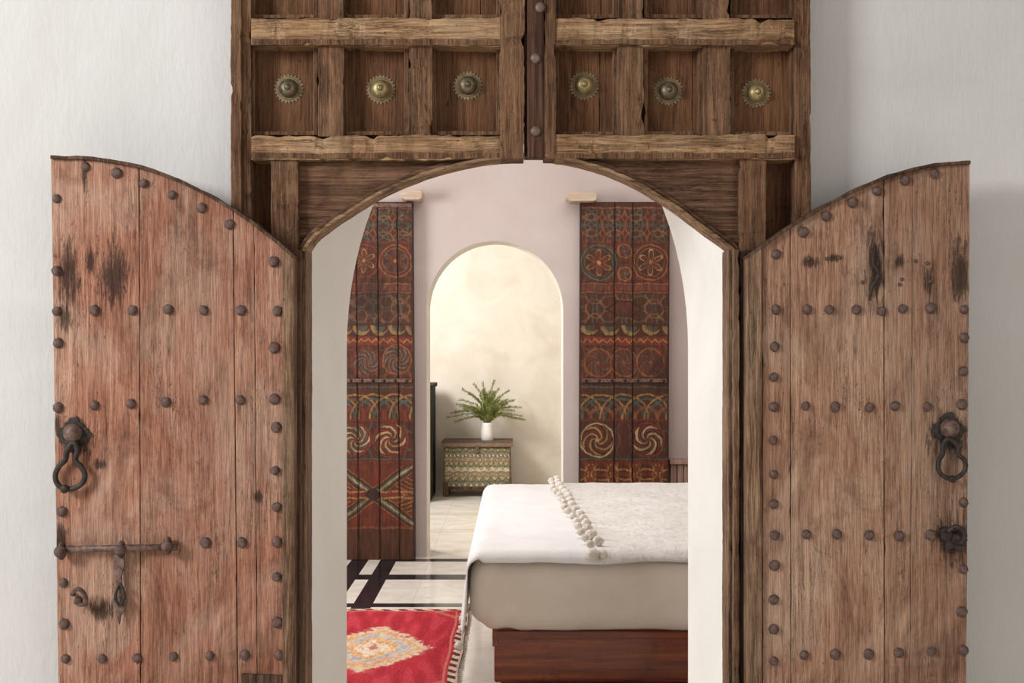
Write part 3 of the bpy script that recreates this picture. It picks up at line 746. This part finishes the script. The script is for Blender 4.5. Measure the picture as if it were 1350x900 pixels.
def drape(name, xs1, zt, mat, parent, thick=.006, hangL=0, hangF=.03, hangB=.1, nx=120, ny=110, wr=.004, left=None, up=0):
    R = .055+up
    def prof(d):
        a = min(d/R, PI/2); o = R*math.sin(a); dz = R*(1-math.cos(a))
        ex = max(0, d-R*PI/2); return o, dz+ex
    X0i, Y0i, Y1i = BX0+.055-.012, BY0+.055-.018, BY1-.055+.012
    sx0 = (X0i-R*PI/2-hangL) if left is None else None
    rows = []; bm = bmesh.new()
    for j in range(ny+1):
        t = Y0i-hangF+(Y1i-Y0i+hangF+hangB)*j/ny
        row = []
        for i in range(nx+1):
            u = i/nx
            if left is None: s = sx0+(xs1-sx0)*u**1.3
            else:
                lx = left(t); s = lx+(xs1-lx)*u
            x, y, z = s, t, zt
            if s < X0i: o, dz = prof(X0i-s); x = X0i-o; z -= dz; ex = max(0, dz-R); x -= ex*.10+.008*math.sin(t*17)*min(1, ex*6)+.012*noise.noise(Vector((t*6, z*4, 1)))*min(1, ex*8)
            if t < Y0i:
                dd = (Y0i-t)*(1+.04*math.sin(s*9)+.15*noise.noise(Vector((s*5, 2, 0)))); o, dz = prof(dd); y = Y0i-o; z -= dz if s >= X0i else dz*.6
            elif t > Y1i: o, dz = prof(t-Y1i); y = Y1i+o; z -= dz
            z += wr*(noise.noise(Vector((s*4, t*3, 5)))+.7*noise.noise(Vector((s*11, t*8, 8)))+.5*noise.noise(Vector((s*25+t*10, t*20, 2))))
            row.append(bm.verts.new((x, y, z)))
        rows.append(row)
    for j in range(ny):
        for i in range(nx): bm.faces.new((rows[j][i], rows[j][i+1], rows[j+1][i+1], rows[j+1][i]))
    o = mk(name, bm, mat, parent, True)
    s = o.modifiers.new('thick', 'SOLIDIFY'); s.thickness = thick; s.offset = 1
def pompom(root, c, r):
    bm = bmesh.new(); sph(bm, c, r, 3, (1, 1, .92), .35); mk('pompom', bm, M['pom'], root, True)
cov = thing('bedspread', (.85, 1.95, BZ1+.004), 'white cotton bedspread draped over the bed, hanging at its left end', 'bedspread')
drape('cloth', 1.9, BZ1+.011, M['cover'], cov, .004, hangL=.27, hangF=.068, hangB=.12, wr=.0035)
for i in range(9):
    y = 1.06+i*.22; pompom(cov, (BX0-.050+.006*math.sin(i*2.1), y, .175+.012*math.sin(i*1.7)), .018)
thr = thing('throw_blanket', (1.05, 1.95, BZ1+.02), 'woven off-white throw with a pompom edge lying across the bed', 'blanket')
left = lambda t: .205+(3.0-t)/(3.0-.953)*.095+.006*math.sin(t*9)
drape('cloth', 1.75, BZ1+.021, M['throw'], thr, .003, hangF=.078, hangB=.12, nx=150, ny=140, wr=.0035, left=left, up=.009)
for i in range(15):
    t = .995+(2.95-.995)*i/14
    for q in (-1, 1):
        x = left(t)-.006+q*.017+random.uniform(-.003, .003); y = t+q*.034
        pompom(thr, (x, y, BZ1+.041+random.uniform(-.002, .002)), random.uniform(.0175, .0205)*(1.12 if q > 0 else .88))
for dx, dz in ((-.0, -.0), (.040, .004)):
    pompom(thr, (left(.95)+dx-.02, BY0-.018, BZ1+.004+dz), .026 if dx == 0 else .017)

# ------------------------------------------------------------------ chest, jug, greenery, cabinet
YC = 6.54
cx0, cx1 = P(583, 0, YC).x, P(675, 0, YC).x
chest = thing('chest', ((cx0+cx1)/2, YC+.19, 0), 'small painted wooden chest on feet with faded patterns against the far wall', 'chest')
def chestcol(X, Z):
    n = X.size; c = new_col(n, (140, 130, 108))
    u = (X-cx0)/(cx1-cx0); v = (Z-.09)/(.43-.09)
    u = u+.006*np.sin(v*40); v = v+.012*np.sin(u*50)
    pal = [(206, 196, 168), (92, 110, 98), (142, 88, 70), (72, 68, 56), (184, 164, 120), (110, 124, 94)]
    rowi = np.floor(v*8).astype(int)
    for r in range(8):
        m = rowi == r; f = (12, 9, 16, 10, 14, 12, 18, 11)[r]
        zz = np.abs(np.mod(u*f+.3*r, 1)-.5)*2; vv = np.mod(v*8, 1)
        if r % 3 == 0:
            put(c, m & (zz > vv), pal[0], .85); put(c, m & (np.abs(zz-vv) < .22), pal[(r+3) % 6], .85); put(c, m & (zz < vv-.5), pal[(r+1) % 6], .85)
        elif r % 3 == 1:
            s = .5+.32*np.sin(u*f*2*PI); put(c, m & (vv < s-.12), pal[5], .85); put(c, m & (vv > s+.12), pal[4], .85); put(c, m & (np.abs(vv-s) < .14), pal[3], .85)
        else:
            dd = np.hypot((1-zz)*.9, (vv-.5)*1.1); put(c, m & (dd < .5), pal[2], .8); put(c, m & (dd < .3), pal[0], .85); put(c, m & (dd < .14), pal[3], .85)
        put(c, m & (vv < .12), (74, 62, 50), .85)
    put(c, (u < .04) | (u > .96) | (v > .96), (84, 66, 52))
    return c
paint_grid(np.linspace(cx0+.008, cx1-.008, 190), np.linspace(.085, .435, 115), lambda a, b: Vector((a, YC+.01, b)), chestcol, 'body', M['chestp'], chest, back=lambda v: Vector((v.x, YC+.37, v.z)))
def lidcol(X, Z):
    c = new_col(X.size, (120, 106, 84)); m = np.mod(X*14, 1); put(c, m < .35, (146, 92, 74)); put(c, (m > .35) & (m < .6), (96, 112, 98)); put(c, Z > .47, (84, 66, 52)); return c
paint_grid(np.linspace(cx0-.008, cx1+.008, 80), np.linspace(.437, .478, 12), lambda a, b: Vector((a, YC-.004, b)), lidcol, 'lid', M['chestp'], chest, back=lambda v: Vector((v.x, YC+.385, v.z)))
for x in (cx0+.005, cx1-.055):
    for y in (YC+.005, YC+.32):
        bm = bmesh.new(); box(bm, x, x+.05, y, y+.05, 0, .13); l = mk('leg', bm, M['chestp'], chest, bevel=.006)
        a = l.data.color_attributes.new('paint', 'FLOAT_COLOR', 'POINT')
        for d in a.data: d.color = L4((86, 64, 48))
bm = bmesh.new(); xm = (cx0+cx1)/2; box(bm, xm-.014, xm+.014, YC-.010, YC+.01, .385, .45); mk('hasp', bm, M['iron2'], chest, bevel=.004)
bm = bmesh.new(); box(bm, cx0+.05, cx1-.05, YC+.002, YC+.02, .06, .09); mk('apron', bm, M['rimW'], chest, bevel=.004)
vx, vy, vz = (642-681)/150.5, YC+.17, .478
jug = thing('vase', (vx, vy, vz), 'small white ceramic vase standing on the painted chest', 'vase')
bm = bmesh.new(); lathe(bm, [(.048, 0), (.052, .004), (.054, .04), (.053, .08), (.049, .115), (.048, .135), (.053, .158), (.048, .158), (.043, .135), (.045, .11), (.04, .02)], (vx, vy, vz), 'Z', 28); mk('vessel', bm, M['vase'], jug, True)
gr = thing('leafy_branches', (vx, vy, vz+.02), 'bunch of feathery green branches spreading out of the white vase', 'foliage')
def sprig(d, ln):
    bm = bmesh.new(); d = Vector(d).normalized(); p0 = Vector((vx, vy, vz+.03)); p1 = Vector((vx+d.x*.03, vy+d.y*.03, vz+.16))
    p2 = p1+Vector((d.x*.55, d.y*.55, d.z*.9+.15))*ln*.55; p3 = p1+d*ln+Vector((0, 0, -.02*abs(d.x)*3))
    pts = catmull([p0, p1, p2, p3], 7); tube(bm, pts, .0022, seg=4)
    mk('stem', bm, M['stem'], gr)
    bm = bmesh.new()
    for i in range(9, len(pts)):
        for q in range(12):
            a = pts[i-1].lerp(pts[i], random.random()); ax = (pts[i]-pts[i-1]).normalized()
            o = Vector((random.gauss(0, 1), random.gauss(0, 1), random.gauss(0, .8))).normalized(); o = (o-ax*o.dot(ax)).normalized()
            dr = (o+ax*1.3).normalized(); L = random.uniform(.022, .046)*(1.15-.5*i/len(pts)); w = dr.cross(Vector((random.random(), random.random(), random.random()))).normalized()*L*.09
            v = [bm.verts.new(a), bm.verts.new(a+dr*L*.5+w), bm.verts.new(a+dr*L), bm.verts.new(a+dr*L*.5-w)]; bm.faces.new(v)
    mk('leaves', bm, M['leaf'], gr)
for i in range(50):
    a = random.uniform(0, 2*PI); e = random.uniform(.2, 1.5)
    d = (math.cos(a)*math.cos(e), math.sin(a)*math.cos(e)*.6, math.sin(e)*.95)
    sprig(d, random.uniform(.24, .34))
sprig((-1, 0, .3), .34); sprig((1, -.1, .4), .30); sprig((.15, 0, 1), .38); sprig((-.5, 0, .8), .38); sprig((-.1, 0, 1), .36); sprig((.5, 0, .9), .35); sprig((-.3, 0, 1), .37)
cab = thing('cabinet', (-1.05, 6.5, 0), 'dark wooden cabinet mostly hidden behind the left edge of the inner arch', 'cabinet')
bm = bmesh.new(); box(bm, -1.4, -.725, 6.22, 6.85, .0, .95); mk('body', bm, M['darkW'], cab, bevel=.005)
bm = bmesh.new(); box(bm, -1.42, -.71, 6.2, 6.87, .95, .985); mk('top', bm, M['darkW'], cab, bevel=.005)

# ------------------------------------------------------------------ light
def area(name, loc, target, size, power, col, sy=None):
    l = bpy.data.lights.new(name, 'AREA'); l.energy = power; l.color = col; l.size = size
    if sy: l.shape = 'RECTANGLE'; l.size_y = sy
    o = bpy.data.objects.new(name, l); C.objects.link(o); o.location = loc
    o.rotation_euler = (Vector(target)-Vector(loc)).to_track_quat('-Z', 'Y').to_euler(); return o
area('court_light', (-4.4, -3.1, 3.2), (.3, 0, 1.3), 1.4, 250, (.94, .97, 1))
area('court_fill', (3.5, -4.5, 2.5), (0, 0, 1.4), 3, 48, (1, .92, .84))
area('room_window_light', (-2.5, 2.0, 1.8), (0, 2.2, .7), 1.2, 94, (.98, .99, 1), 1.5)
area('passage_window_light', (-1.9, 5.1, 2.1), (.1, 6.1, .5), .8, 118, (1, .985, .965), 1.1)
area('room_ceiling_bounce', (.3, 2.0, 2.9), (.3, 2.2, 0), 2.0, 28, (1, .98, .96))
w = bpy.data.worlds.new('World'); bpy.context.scene.world = w; w.use_nodes = True
w.node_tree.nodes['Background'].inputs[0].default_value = (.98, .98, .97, 1); w.node_tree.nodes['Background'].inputs[1].default_value = .36
cd = bpy.data.cameras.new('camera'); cam = bpy.data.objects.new('camera', cd); C.objects.link(cam)
cam.location = (0, -CY, CH); cam.rotation_euler = (PI/2, 0, 0); cd.lens = 40; cd.sensor_width = 36; cd.shift_x = -6/1350
cd.clip_start = .05
bpy.context.scene.camera = cam
bpy.context.scene.view_settings.view_transform = 'Standard'
for o in C.objects:
    if '_w' in o: del o['_w']
